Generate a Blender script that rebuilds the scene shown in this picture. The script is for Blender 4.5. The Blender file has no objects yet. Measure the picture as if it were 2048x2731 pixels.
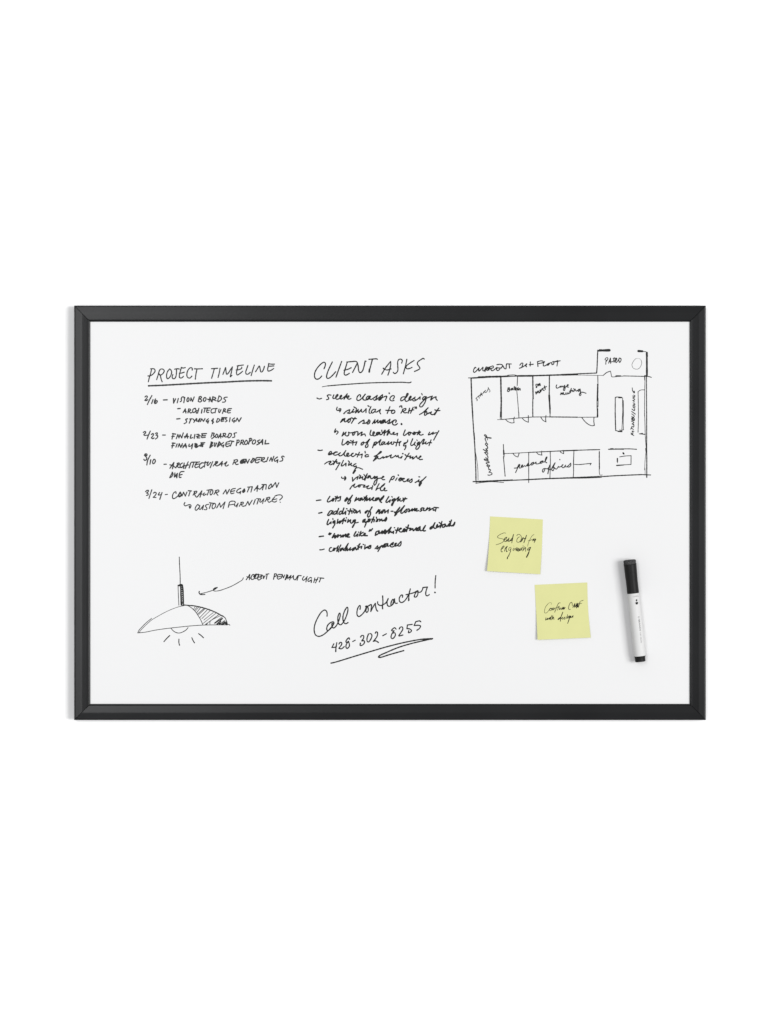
import bpy, math, random
from mathutils import Vector, Matrix
random.seed(7)
C = bpy.context.scene
COL = C.collection

# ---------------------------------------------------------------- camera, world, lamps, exposure
D = 4.0                 # camera distance from the wall (m)
S = 0.0005276           # metres per photo pixel at the frame face
MM = 0.001
CX, CZ = 1024.0, 1365.5 # photo centre
Z0 = 1.55               # height of the optical axis above the floor
FACE = 0.0165           # depth at which S holds (frame face)

cam = bpy.data.cameras.new('camera'); camo = bpy.data.objects.new('camera', cam); COL.objects.link(camo)
camo.location = (0, -D, Z0); camo.rotation_euler = (math.radians(90), 0, 0)
cam.sensor_fit = 'VERTICAL'; cam.sensor_height = 36; cam.sensor_width = 27
cam.lens = 36*(D-FACE)/(2731*S); cam.clip_end = 50; cam.clip_start = .05
C.camera = camo

w = bpy.data.worlds.new('World'); C.world = w; w.use_nodes = True
w.node_tree.nodes['Background'].inputs[0].default_value = (1, 1, 1.005, 1)
w.node_tree.nodes['Background'].inputs[1].default_value = 0.455

def area(name, loc, target, sx, sy, power, col=(1, 1, 1)):
    l = bpy.data.lights.new(name, 'AREA'); l.shape = 'RECTANGLE'; l.size = sx; l.size_y = sy
    l.energy = power; l.color = col
    o = bpy.data.objects.new(name, l); COL.objects.link(o); o.location = loc
    o.rotation_euler = (Vector(target)-Vector(loc)).to_track_quat('-Z', 'Y').to_euler()
    return o
area('key_softbox', (6.2, -7.6, Z0+.05), (0, 0, Z0), 4.2, 3.4, 770)
area('fill_softbox', (-1.25, -4.6, Z0+.55), (-.3, 0, Z0), 1.3, 2.7, 76, (.985, .992, 1))
C.view_settings.view_transform = 'Standard'; C.view_settings.look = 'None'
C.view_settings.exposure = 0; C.view_settings.gamma = 1
C.view_settings.use_curve_mapping = False

# ---------------------------------------------------------------- materials
def mat(name, col, rough=.5, spec=.5, noise=None, bump=None, metal=0, coat=0):
    """noise = (scale, amount) varies the base colour, bump = (scale, strength, distance)."""
    m = bpy.data.materials.new(name); m.use_nodes = True
    nt = m.node_tree; b = nt.nodes['Principled BSDF']
    b.inputs['Base Color'].default_value = (*col, 1); b.inputs['Roughness'].default_value = rough
    b.inputs['Specular IOR Level'].default_value = spec; b.inputs['Metallic'].default_value = metal
    b.inputs['Coat Weight'].default_value = coat
    tc = nt.nodes.new('ShaderNodeTexCoord')
    if noise:
        n = nt.nodes.new('ShaderNodeTexNoise'); n.inputs['Scale'].default_value = noise[0]; n.inputs['Detail'].default_value = 5
        nt.links.new(tc.outputs['Object'], n.inputs['Vector'])
        r = nt.nodes.new('ShaderNodeMapRange'); r.inputs['From Min'].default_value = .3; r.inputs['From Max'].default_value = .7
        r.inputs['To Min'].default_value = 1-noise[1]; r.inputs['To Max'].default_value = 1+noise[1]
        nt.links.new(n.outputs['Fac'], r.inputs['Value'])
        mx = nt.nodes.new('ShaderNodeVectorMath'); mx.operation = 'SCALE'; mx.inputs[0].default_value = col
        nt.links.new(r.outputs['Result'], mx.inputs['Scale']); nt.links.new(mx.outputs[0], b.inputs['Base Color'])
    if bump:
        n = nt.nodes.new('ShaderNodeTexNoise'); n.inputs['Scale'].default_value = bump[0]; n.inputs['Detail'].default_value = 4
        nt.links.new(tc.outputs['Object'], n.inputs['Vector'])
        bp = nt.nodes.new('ShaderNodeBump'); bp.inputs['Strength'].default_value = bump[1]; bp.inputs['Distance'].default_value = bump[2]
        nt.links.new(n.outputs['Fac'], bp.inputs['Height']); nt.links.new(bp.outputs[0], b.inputs['Normal'])
    return m

M_wall = mat('wall_paint', (.93, .93, .93), .75, .2, None, (220, .12, .0004))
M_board = mat('whiteboard_steel', (.66, .66, .661), .32, .25, (2.2, .006), (900, .03, .00005))
M_frame = mat('frame_charcoal', (.0083, .0086, .0092), .27, .20, (9, .22), (420, .10, .00008))
M_ink = mat('marker_ink', (.0125, .013, .013), .5, .12, (420, .25))
M_ink_worn = mat('marker_ink_worn', (.029, .030, .0305), .5, .15, (420, .18))
M_pen = mat('ballpoint_ink', (.013, .0105, .003), .5, .12, (500, .35))
M_pencil = mat('ballpoint_ink_light', (.17, .155, .05), .6, .3, (500, .3))
M_sticky = mat('sticky_paper', (.568, .568, .262), .8, .2, (38, .018), (700, .12, .0001))
M_cap = mat('cap_plastic', (.0085, .0085, .0082), .5, .16, None, (500, .04, .00005))
M_barrel = mat('barrel_plastic', (.57, .57, .565), .5, .18, (60, .01))
M_felt = mat('eraser_felt', (.05, .05, .05), .95, .1, (900, .95), (900, .9, .0006))
M_print = mat('printed_ink', (.012, .012, .012), .6, .05)
M_print_grey = mat('printed_ink_grey', (.13, .13, .135), .6, .05)
M_print_pale = mat('printed_ink_pale', (.40, .405, .41), .6, .1)

# ---------------------------------------------------------------- helpers
def P(px, py, d):
    """a point measured in the photograph, placed d metres in front of the wall"""
    k = S*(D-d)/(D-FACE)
    return Vector(((px-CX)*k, -d, Z0+(CZ-py)*k))

def obj(name, verts, faces, material, parent=None, smooth=False, origin=None):
    org = Vector(origin) if origin is not None else Vector((0, 0, 0))
    me = bpy.data.meshes.new(name)
    me.from_pydata([tuple(Vector(v)-org) for v in verts], [], faces); me.materials.append(material)
    if smooth: me.polygons.foreach_set('use_smooth', [True]*len(me.polygons))
    me.update()
    o = bpy.data.objects.new(name, me); COL.objects.link(o)
    o.location = org
    if parent:
        o.parent = parent; o.matrix_parent_inverse = parent_world(parent).inverted()
    return o
def parent_world(p):
    m = Matrix.LocRotScale(p.location, p.rotation_euler, p.scale)
    return parent_world(p.parent) @ p.matrix_parent_inverse @ m if p.parent else m
def empty(name, loc, label, cat):
    o = bpy.data.objects.new(name, None); COL.objects.link(o); o.location = loc; o.empty_display_size = .05
    o['label'] = label; o['category'] = cat
    return o

# ---------------------------------------------------------------- stroke tracing
def parse(text):
    groups = []; cur = None
    for line in text.strip().splitlines():
        if line[0] == '@':
            n, x, y, s, wd = line[1:].split('|')
            win = (float(x), float(y), float(s), float(wd))
            if n != '+':
                cur = [n, []]; groups.append(cur)
            continue
        x0, y0, s, wd = win
        for st in line.split(';'):
            st = st.strip()
            if not st: continue
            ww = wd
            if st[0] == 'w':
                a, st = st.split(':'); ww = float(a[1:])
            pts = []
            for p in st.split():
                corner = p.endswith('!'); a, b = p.rstrip('!').split(',')
                pts.append((x0+float(a)/s, y0+float(b)/s, corner))
            if len(pts) == 1: pts.append((pts[0][0]+.2, pts[0][1]+.1, False))
            cur[1].append((pts, ww/s))
    return groups

def smooth_run(p, step):
    """centripetal Catmull-Rom through the measured points"""
    if len(p) == 2:
        a, b = p; n = max(1, int((b-a).length/(step*2.5)))
        return [a.lerp(b, i/n) for i in range(n+1)]
    q = [p[0]*2-p[1]]+p+[p[-1]*2-p[-2]]; out = [p[0].copy()]
    for i in range(1, len(q)-2):
        p0, p1, p2, p3 = q[i-1:i+3]
        t = [0]
        for a, b in ((p0, p1), (p1, p2), (p2, p3)): t.append(t[-1]+max((b-a).length, 1e-4)**.5)
        n = max(2, int((p2-p1).length/step))
        for k in range(1, n+1):
            x = t[1]+(t[2]-t[1])*k/n
            A1 = p0*((t[1]-x)/(t[1]-t[0]))+p1*((x-t[0])/(t[1]-t[0])); A2 = p1*((t[2]-x)/(t[2]-t[1]))+p2*((x-t[1])/(t[2]-t[1]))
            A3 = p2*((t[3]-x)/(t[3]-t[2]))+p3*((x-t[2])/(t[3]-t[2]))
            B1 = A1*((t[2]-x)/(t[2]-t[0]))+A2*((x-t[0])/(t[2]-t[0])); B2 = A2*((t[3]-x)/(t[3]-t[1]))+A3*((x-t[1])/(t[3]-t[1]))
            out.append(B1*((t[2]-x)/(t[2]-t[1]))+B2*((x-t[1])/(t[2]-t[1])))
    return out

WIDTH = 1.14
def ribbon(verts, faces, run, wd, place, lift, phase):
    """a strip of ink with round ends; place(px,py,extra) gives the 3-D point on its surface"""
    n = len(run); h = []
    for i in range(n):
        k = 1+.07*math.sin(phase+i*.9)+.05*math.sin(phase*2.3+i*.37)
        h.append(wd*.5*WIDTH*k)
    base = len(verts)
    tans = []
    for i in range(n):
        a = run[max(0, i-1)]; b = run[min(n-1, i+1)]; d = b-a
        tans.append(d.normalized() if d.length > 1e-6 else Vector((1, 0)))
    for i in range(n):
        nx = Vector((-tans[i].y, tans[i].x))*h[i]; e = lift+i*.7e-6
        for s in (1, -1):
            q = run[i]+nx*s; verts.append(place(q.x, q.y, e))
        if i:
            j = base+2*i; faces.append((j-2, j-1, j+1, j))
    for i, sg in ((0, -1), (n-1, 1)):
        t = tans[i]*sg; nn = Vector((-t.y, t.x)); c = len(verts); e = lift+i*.7e-6
        ring = []
        for k in range(7):
            a = math.pi*k/6; q = run[i]+(nn*math.cos(a)+t*math.sin(a))*h[i]
            verts.append(place(q.x, q.y, e)); ring.append(c+k)
        faces.append(tuple(ring))
def ink(name, strokes, place, material, parent, label=None, step=1.3, bold=1.0):
    verts = []; faces = []; k = 0
    for pts, wd in strokes:
        wd *= bold
        runs = [[]]
        for x, y, c in pts:
            runs[-1].append(Vector((x, y)))
            if c: runs.append([Vector((x, y))])
        for r in runs:
            if len(r) < 2: continue
            ribbon(verts, faces, smooth_run(r, step), wd, place, (k % 14)*6e-6, random.random()*6); k += 1
    # wind every face towards the camera
    fs = []
    for f in faces:
        a, b, c = verts[f[0]], verts[f[1]], verts[f[2]]
        fs.append(f if (b-a).cross(c-a).y < 0 else tuple(reversed(f)))
    o = obj(name, verts, fs, material, parent, origin=sum(verts, Vector())/len(verts))
    if label: o['label'] = label
    return o
S1 = '''
@heading|380|940|8.295|23
128,648 150,560 175,480 200,370; 122,520 175,515 240,470 278,410 265,370 215,358 178,362
312,602 345,500 375,400 400,370 445,368 480,400 470,440 430,485 400,500 370,478! 395,520 415,600 435,648
600,365 555,420 532,500 540,565 558,582 600,550 640,470 640,410 605,365
710,370 760,360 812,366; 752,365 750,460 735,540 705,580 670,575 655,540 672,490
860,330 835,420 815,500 820,555 850,567 885,550 905,528; 860,335 900,345 945,335; 815,460 865,455 925,435
1100,390 1098,350 1070,335 1020,370 985,450 985,530 1010,560 1050,565 1090,525
1150,362 1230,364 1325,360; 1205,370 1185,460 1168,590
@+|560|940|8.295|23
30,360 100,355 170,350; 95,360 65,470 35,572
222,350 205,450 178,555
285,485 325,385 345,335! 355,420 370,485 410,450 460,370 495,320! 475,430 450,540 485,505
620,290 600,380 585,460 600,497 650,475 722,415; 600,300 660,288 740,277; 580,388 640,380 705,345 700,325
838,285 810,370 790,430 800,475 840,480 890,440
980,280 945,390 910,512
1008,425 1050,360 1090,300 1110,370 1125,430 1150,430 1185,370 1205,305
1300,245 1290,300 1275,380 1290,412 1340,400 1410,355; 1300,250 1370,260 1425,258; 1290,305 1350,303 1410,298
@underline|380|940|8.295|32
135,738 400,728 700,712 1000,695 1300,678 1600,664 1850,654 2050,642 2270,632 2500,626 2700,625 2850,628
@date|370|1040|8.295|24
138,155 165,132 190,145 178,180 135,230! 160,238 200,215
290,125 240,215 190,322
315,215 284,300
370,200 346,260 352,298 382,297 410,258 400,235 372,250 362,282
@note|370|1040|8.295|24
545,222 630,218
768,190 770,293! 815,195
875,190 850,285
918,260 945,242 938,200 960,157 988,152 1005,180; 1018,165 996,280
1090,168 1067,210 1070,252 1088,260 1110,225 1107,180 1088,168
1145,240 1155,172! 1190,255! 1226,155
1340,150 1316,245; 1335,158 1372,142 1388,165 1345,200! 1382,215 1388,245 1350,268 1316,250
1460,167 1430,200 1435,245 1460,250 1485,215 1485,177 1460,167
1555,262 1575,160! 1600,255; 1520,205 1600,222 1640,220
1642,150 1620,268; 1632,158 1685,165 1702,190 1650,215! 1712,240
@+|560|1040|8.295|23
200,132 172,260 215,240 255,195 240,152 200,132
380,160 330,165 305,192 345,228 328,265 278,270
@note|370|1040|8.295|24
860,415 915,410
980,500 1030,418! 1042,510; 1000,470 1050,478
1103,420 1088,505; 1103,420 1140,425 1145,450 1108,468! 1150,510 1178,495
1245,405 1205,425 1190,470 1210,500 1250,480
1255,410 1275,515; 1330,408 1300,512; 1262,460 1320,455
1400,430 1387,510
1440,402 1580,400; 1470,405 1445,495
1515,420 1500,485 1520,500 1548,495; 1508,455 1560,448
@+|560|1040|8.295|23
82,412 35,430 22,480 40,510 85,502
100,415 155,410; 132,415 110,505
200,425 190,480 207,502 242,438
310,410 275,520; 300,425 340,418 332,452 298,465! 355,490
475,412 405,420 385,465 400,508 450,502; 395,462 452,452
@note|370|1040|8.295|24
840,642 910,635
1078,637 1035,655 1058,690 1048,722 1005,745
1125,642 1180,637; 1155,642 1117,735
1205,645 1232,678; 1275,632 1217,718
1287,640 1280,690 1310,688 1345,640; 1355,632 1327,705
1365,700 1392,638! 1432,695! 1465,635
1540,637 1492,688 1508,708 1548,680! 1527,735
@+|560|1040|8.295|23
70,635 55,750; 75,648 35,680 80,712 52,738
170,632 145,715 195,695 212,650 170,632
310,632 255,640 248,695 305,688; 255,668 302,655; 262,612 375,612
372,615 338,640 378,680 342,706
445,615 430,705
542,620 492,660 500,692 548,672! 527,722
570,695 602,622! 640,702! 690,615
@date|370|1040|8.295|24
100,940 140,918 153,945 112,990 130,1005 190,1000
255,910 215,1000 182,1088
280,985 315,962 325,990 280,1060! 310,1078 338,1060
368,962 405,947 410,975 382,1000! 418,1012 405,1060 368,1085
@note|370|1040|8.295|24
528,998 588,998
762,965 735,1085; 745,967 815,977; 730,1030 785,1025
828,1080 865,985! 890,1060! 912,990! 950,1062! 985,950
1020,1060 1072,965! 1078,1068; 1010,1032 1100,1032
1158,990 1142,1068 1195,1052
1242,985 1226,1075
1285,985 1335,985 1292,1062! 1350,1062; 1278,1030 1360,1015
1500,965 1390,970; 1408,975 1390,1050 1468,1048; 1395,1015 1475,1010
@+|560|1040|8.295|23
52,950 22,1045; 45,950 95,962 70,1003! 95,1030 40,1078
147,975 118,1020 128,1055 165,1035 170,995 147,975
185,1060 237,965! 238,1065; 200,1030 260,1030
305,960 280,1045; 290,965 345,963 342,995 300,1015! 350,1042 385,1030
425,960 390,1040; 425,958 472,968 462,1020 415,1060 385,1035
585,947 532,962 545,1000 545,1040 498,1053
@note|370|1040|8.295|24
762,1172 735,1285; 740,1175 802,1180; 725,1235 785,1230
848,1195 822,1265
870,1265 895,1190! 930,1272! 965,1190
975,1280 1035,1190! 1050,1280; 980,1240 1060,1240
1117,1200 1107,1248 1150,1240 1192,1195; 1192,1192 1170,1300
w40:1250,1195 1285,1205 1245,1240 1265,1268 1295,1250
1310,1245 1440,1195; 1462,1165 1375,1170; w45:1365,1235 1400,1200 1405,1245
w36:1612,1160 1575,1275; 1600,1150 1640,1165 1605,1210 1635,1225 1580,1275
@+|560|1040|8.295|24
105,1170 92,1225 105,1252 145,1175
w36:205,1150 170,1250; 205,1148 235,1190 165,1260
300,1160 245,1215 265,1240 308,1215! 290,1270
430,1140 365,1160 348,1225 372,1253 440,1230; 360,1200 430,1190
440,1125 525,1140; 490,1140 450,1240
603,1115 580,1230; 592,1112 640,1112 642,1150 595,1178
697,1115 665,1210; 690,1115 738,1110 738,1145 692,1165! 740,1208
800,1112 762,1170 780,1208 820,1190 825,1130 800,1112
885,1085 850,1200; 870,1080 905,1070 928,1100 872,1142
972,1107 937,1150 947,1195 985,1188 1010,1145 1000,1108 972,1107
1102,1105 1050,1130 1078,1165 1078,1190 1037,1213
1090,1190 1165,1095! 1162,1205; 1090,1165 1165,1155
1232,1112 1215,1195! 1300,1185
@date|370|1190|8.295|24
125,205 145,172 180,175 180,205 145,222! 177,260 165,300 130,315 112,290; w22:140,198 155,198
252,200 195,320 178,415
265,300 247,400
335,290 308,335 315,388 342,378 367,330 355,292 335,290
@note|370|1190|8.295|24
558,400 610,398
688,490 778,360! 745,500; 690,412 760,430 800,468
872,370 818,480; 845,380 895,372 892,402 845,430! 880,472 930,465
965,372 925,400 915,455 940,475 990,430
1005,372 990,490; 1095,345 1025,495; 985,440 1100,415
1150,370 1115,480
1170,355 1300,350; 1220,360 1185,465
1345,347 1285,365 1240,450 1260,475 1315,455; 1260,412 1335,392
1402,362 1350,410 1342,470 1370,490 1435,440
1420,372 1540,350; 1472,340 1450,460
1540,348 1510,410 1525,428 1590,360; 1637,340 1580,475
@+|560|1190|8.295|24
148,340 70,440; 120,348 172,342 160,372 112,400! 145,437 190,420
200,420 272,340! 257,435; 210,400 278,390
310,395 372,345! 335,425 365,440 405,415
545,310 505,400; 530,310 600,300 610,330 548,362! 580,405 625,397
w38:740,300 690,325 680,370 730,365 755,330 705,350; 740,290 800,290
770,375 800,300! 830,375! 870,290
955,272 900,350; 945,268 980,275 960,330 912,368 897,345
1150,252 1025,262 1005,355 1050,368 1085,345; 1020,310 1100,292
1150,265 1130,330; 1150,262 1205,252 1192,290 1135,310! 1190,350 1240,332
1285,245 1252,340
1318,325 1352,250! 1372,335! 1412,225
1490,240 1425,295 1437,335 1502,300! 1490,360
1640,235 1610,217 1585,240 1610,280 1598,320 1545,335
@note|370|1190|8.295|24
745,578 685,695; 740,575 758,612 722,680 685,695
800,590 788,682! 855,600! 840,698; 815,640 820,670
1000,560 925,570 895,640 900,690 935,688; 900,640 960,625
@date|370|1190|8.295|22
150,1005 190,975 215,977 205,1010 170,1035! 207,1050 205,1078 170,1090
288,965 225,1155
325,1040 355,1018 387,1035 370,1080 320,1132! 380,1135
460,1025 430,1078 502,1072; 515,1025 465,1175
@note|370|1190|8.295|22
585,1072 635,1065
825,1045 820,1008 775,1030 745,1105 755,1155 800,1152 880,1085
w32:918,1020 882,1085 895,1118 940,1080 918,1020
958,1100 990,1018! 1030,1105! 1065,1015
1095,985 1165,990; 1140,990 1105,1100
1245,1000 1200,1085; 1222,1005 1282,995 1275,1030 1225,1055! 1280,1128 1320,1090
1310,1105 1395,990! 1355,1125; 1330,1060 1400,1060
1455,1035 1427,1060 1432,1090 1490,1060
1510,975 1590,960; 1560,965 1515,1080
1612,960 1577,1030 1590,1080 1635,1030 1632,968 1605,957
@+|560|1190|8.295|22
142,980 88,1065; 115,985 190,970 197,1000 132,1030! 175,1088
290,1055 350,965! 372,1060! 430,955
562,935 490,950 455,1005 470,1050 532,1035; 465,1005 545,985
682,930 612,965 590,1015 628,1033 682,1000! 665,1055
w32:760,950 725,1000 735,1022 768,990 755,960; 745,990 750,1000
830,905 935,897; 872,905 825,1015
937,897 905,1015
980,975 1057,870! 1040,1000; 1010,937 1060,932 1100,950 1190,860
1150,850 1245,850; 1195,850 1160,965
1247,852 1235,950
1352,835 1302,890 1297,942 1325,933 1367,880 1352,835
1375,905 1450,802! 1475,912! 1522,810
@arrow|370|1190|8.295|22
1020,1248 1000,1290 1030,1320 1095,1298 1148,1300 1155,1330 1130,1375; w34:1120,1335 1130,1360
@note|370|1190|8.295|21
1325,1310 1310,1290 1260,1345 1248,1405 1270,1418 1350,1340
1350,1310 1335,1385 1355,1400 1430,1310; 1435,1305 1410,1400
1545,1285 1490,1300 1477,1330 1507,1370 1495,1405 1450,1402
1565,1250 1660,1265; 1600,1260 1560,1380
@+|560|1190|8.295|21
90,1262 48,1320 60,1385 105,1360 125,1300 105,1265 60,1268
148,1365 212,1255! 232,1350! 332,1235! 290,1380
500,1215 440,1230 405,1350; 480,1213 545,1222 560,1245; 432,1300 520,1285
545,1270 545,1318 570,1325 622,1260! 592,1345
702,1240 648,1330; 680,1245 735,1240 735,1270 692,1290! 720,1328 790,1315
785,1320 838,1222! 865,1305! 932,1195
1002,1180 962,1285
1030,1160 1115,1165; 1078,1165 1040,1280
1118,1170 1102,1230 1120,1240 1192,1165! 1162,1270
1275,1140 1215,1225; 1245,1145 1322,1130 1320,1160 1270,1185! 1300,1240 1360,1215
1425,1130 1375,1190 1385,1222 1440,1235 1475,1210; 1380,1187 1480,1165
1435,1105 1500,1080 1580,1085 1600,1125 1542,1190; 1550,1235 1556,1242
@lamp_drawing|350|1480|5.53|11
708,32 712,150 720,300 722,430
690,450 720,435 748,435 765,500 770,610 772,700; w9:690,455 695,600 702,742; 725,450 728,600 733,735
w18:755,445 760,520 764,600 768,690; w8:728,500 750,470; w8:728,540 762,480; w8:728,570 765,515; w8:730,600 765,545; w8:730,630 768,575; w8:732,660 768,610; w8:733,690 768,640; w8:735,715 770,670; w14:735,735 768,700 772,735; w18:690,450 710,455; w20:725,450 745,450
w12:735,460 738,600 742,720
w15:738,740 800,740 850,745 920,750 1000,765 1080,785 1170,815 1260,855 1350,905; w7:775,750 700,765 600,800 500,845 400,900 300,960 220,1030 150,1100 115,1145
w9:300,935 220,1000 150,1070 115,1110 95,1150; w9:95,1150 200,1140 350,1110 500,1088 700,1065 900,1045 1060,1035 1200,1032 1400,1030 1440,1025 1455,1037
w9:830,745 880,775 940,830 990,900 1030,970 1055,1032
w11:1345,895 1385,930 1405,980 1420,1025
w7:1350,905 1385,930
w10:585,1080 620,1120 670,1148 720,1150 780,1125 815,1100 838,1070
@>hatching|350|1480|5.53|9
w7:940,765 918,805; w8:975,765 930,820; w7:995,770 945,830; w8:1020,780 965,850; w8:1070,790 980,870; w8:1085,795 995,880; w7:1120,810 1010,925; w7:1165,820 1040,940; w7:1210,850 1070,960; w7:1255,855 1060,1010; w8:1285,885 1095,1025; w7:1315,895 1165,980 1160,1030; w8:1330,920 1225,1005 
w12:1345,930 1230,1010; w12:1290,955 1250,990 1230,1008; w11:1345,940 1260,1020; w12:1375,970 1295,1030! 1320,980; w12:1385,985 1320,1030; w16:1410,990 1340,1030; w28:1395,1010 1410,1025; w14:1100,1028 1120,1010; w12:1270,1025 1300,1000
@>light_ray|350|1480|5.53|13
w13:568,1188 525,1230 482,1278
@>light_ray|350|1480|5.53|13
w13:703,1242 702,1290 712,1332
@>light_ray|350|1480|5.53|13
w13:893,1220 910,1260 932,1296
@>light_ray|350|1480|5.53|13
w13:992,1160 1030,1188 1065,1222
@arrow|350|1480|5.53|13
w10:1652,338 1640,365 1580,405 1480,460 1380,500 1290,528 1220,530 1210,510 1235,485 1270,478! 1240,505 1130,545 1015,575; w14:1003,538 1000,560 1015,580 1050,585 1085,583; w18:1215,505 1265,482
@note|640|1500|6.9125|17
115,320 180,220! 172,320; 125,262 190,290
250,265 260,225 240,222 205,270 215,315 265,295 300,225
320,222 300,212 270,240 265,280 285,298 330,270 345,225
325,225 340,215; 395,230 345,235 325,300 345,325 400,290; 335,275 400,258
385,285 395,230 430,250! 432,298! 462,245
480,218 532,210; 500,220 485,310
638,212 618,310; 635,210 675,215 670,240 632,268
745,222 705,225 685,285 705,308 750,290; 690,270 748,255; 725,222 780,222
760,290 780,225! 800,285! 825,230
865,225 832,320; w22:862,228 882,240 870,265 840,310
880,300 940,240! 915,322; 880,280 945,285
960,275 985,240! 990,310 1020,320 1070,245 1128,245; 1075,250 1052,330
1180,258 1152,300 1165,330 1200,310 1240,260; 1232,270 1215,360
1320,290 1300,275 1252,325 1260,352 1318,320! 1312,370
1380,285 1360,370; 1440,275 1392,378; 1370,325 1430,315
1470,285 1545,292; 1490,290 1462,360
@heading|820|940|8.295|24
365,362 390,300 395,240 370,215 310,245 220,340 165,440 155,530 180,582 220,592 270,570 315,520
550,210 490,330 440,450 422,540 440,573 480,567 550,510 625,425
755,200 700,350 630,545
880,215 845,330 815,430 815,485 840,502 880,490 925,462; 870,212 980,202 1070,198 1095,215 1120,300 1130,390 1150,440 1175,445 1215,410 1250,310 1275,190! 1295,195; 810,395 900,370 965,338; 1095,250 1045,350 998,440
1360,152 1450,145 1530,142 1547,152; 1435,155 1405,270 1370,400; w32:1372,370 1366,430
@+|980|940|8.295|23
315,480 400,340 510,200! 515,260 480,420 452,500; w28:350,350 370,370; 370,370 430,388 520,365
755,235 770,180 745,150 695,155 670,200 670,300 670,400 640,450 595,465 570,440
870,150 845,280 793,472; 1030,178 940,235 870,290 850,335 870,360 930,355 985,330
1255,148 1240,130 1170,165 1110,215 1105,260 1140,310 1160,355 1110,390 1040,420
@underline|820|940|8.295|22
w14:325,760 450,738; 450,740 700,718 950,700 1250,680 1500,670 1700,665 1900,662 2100,660 2265,668 2290,655
'''
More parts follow.
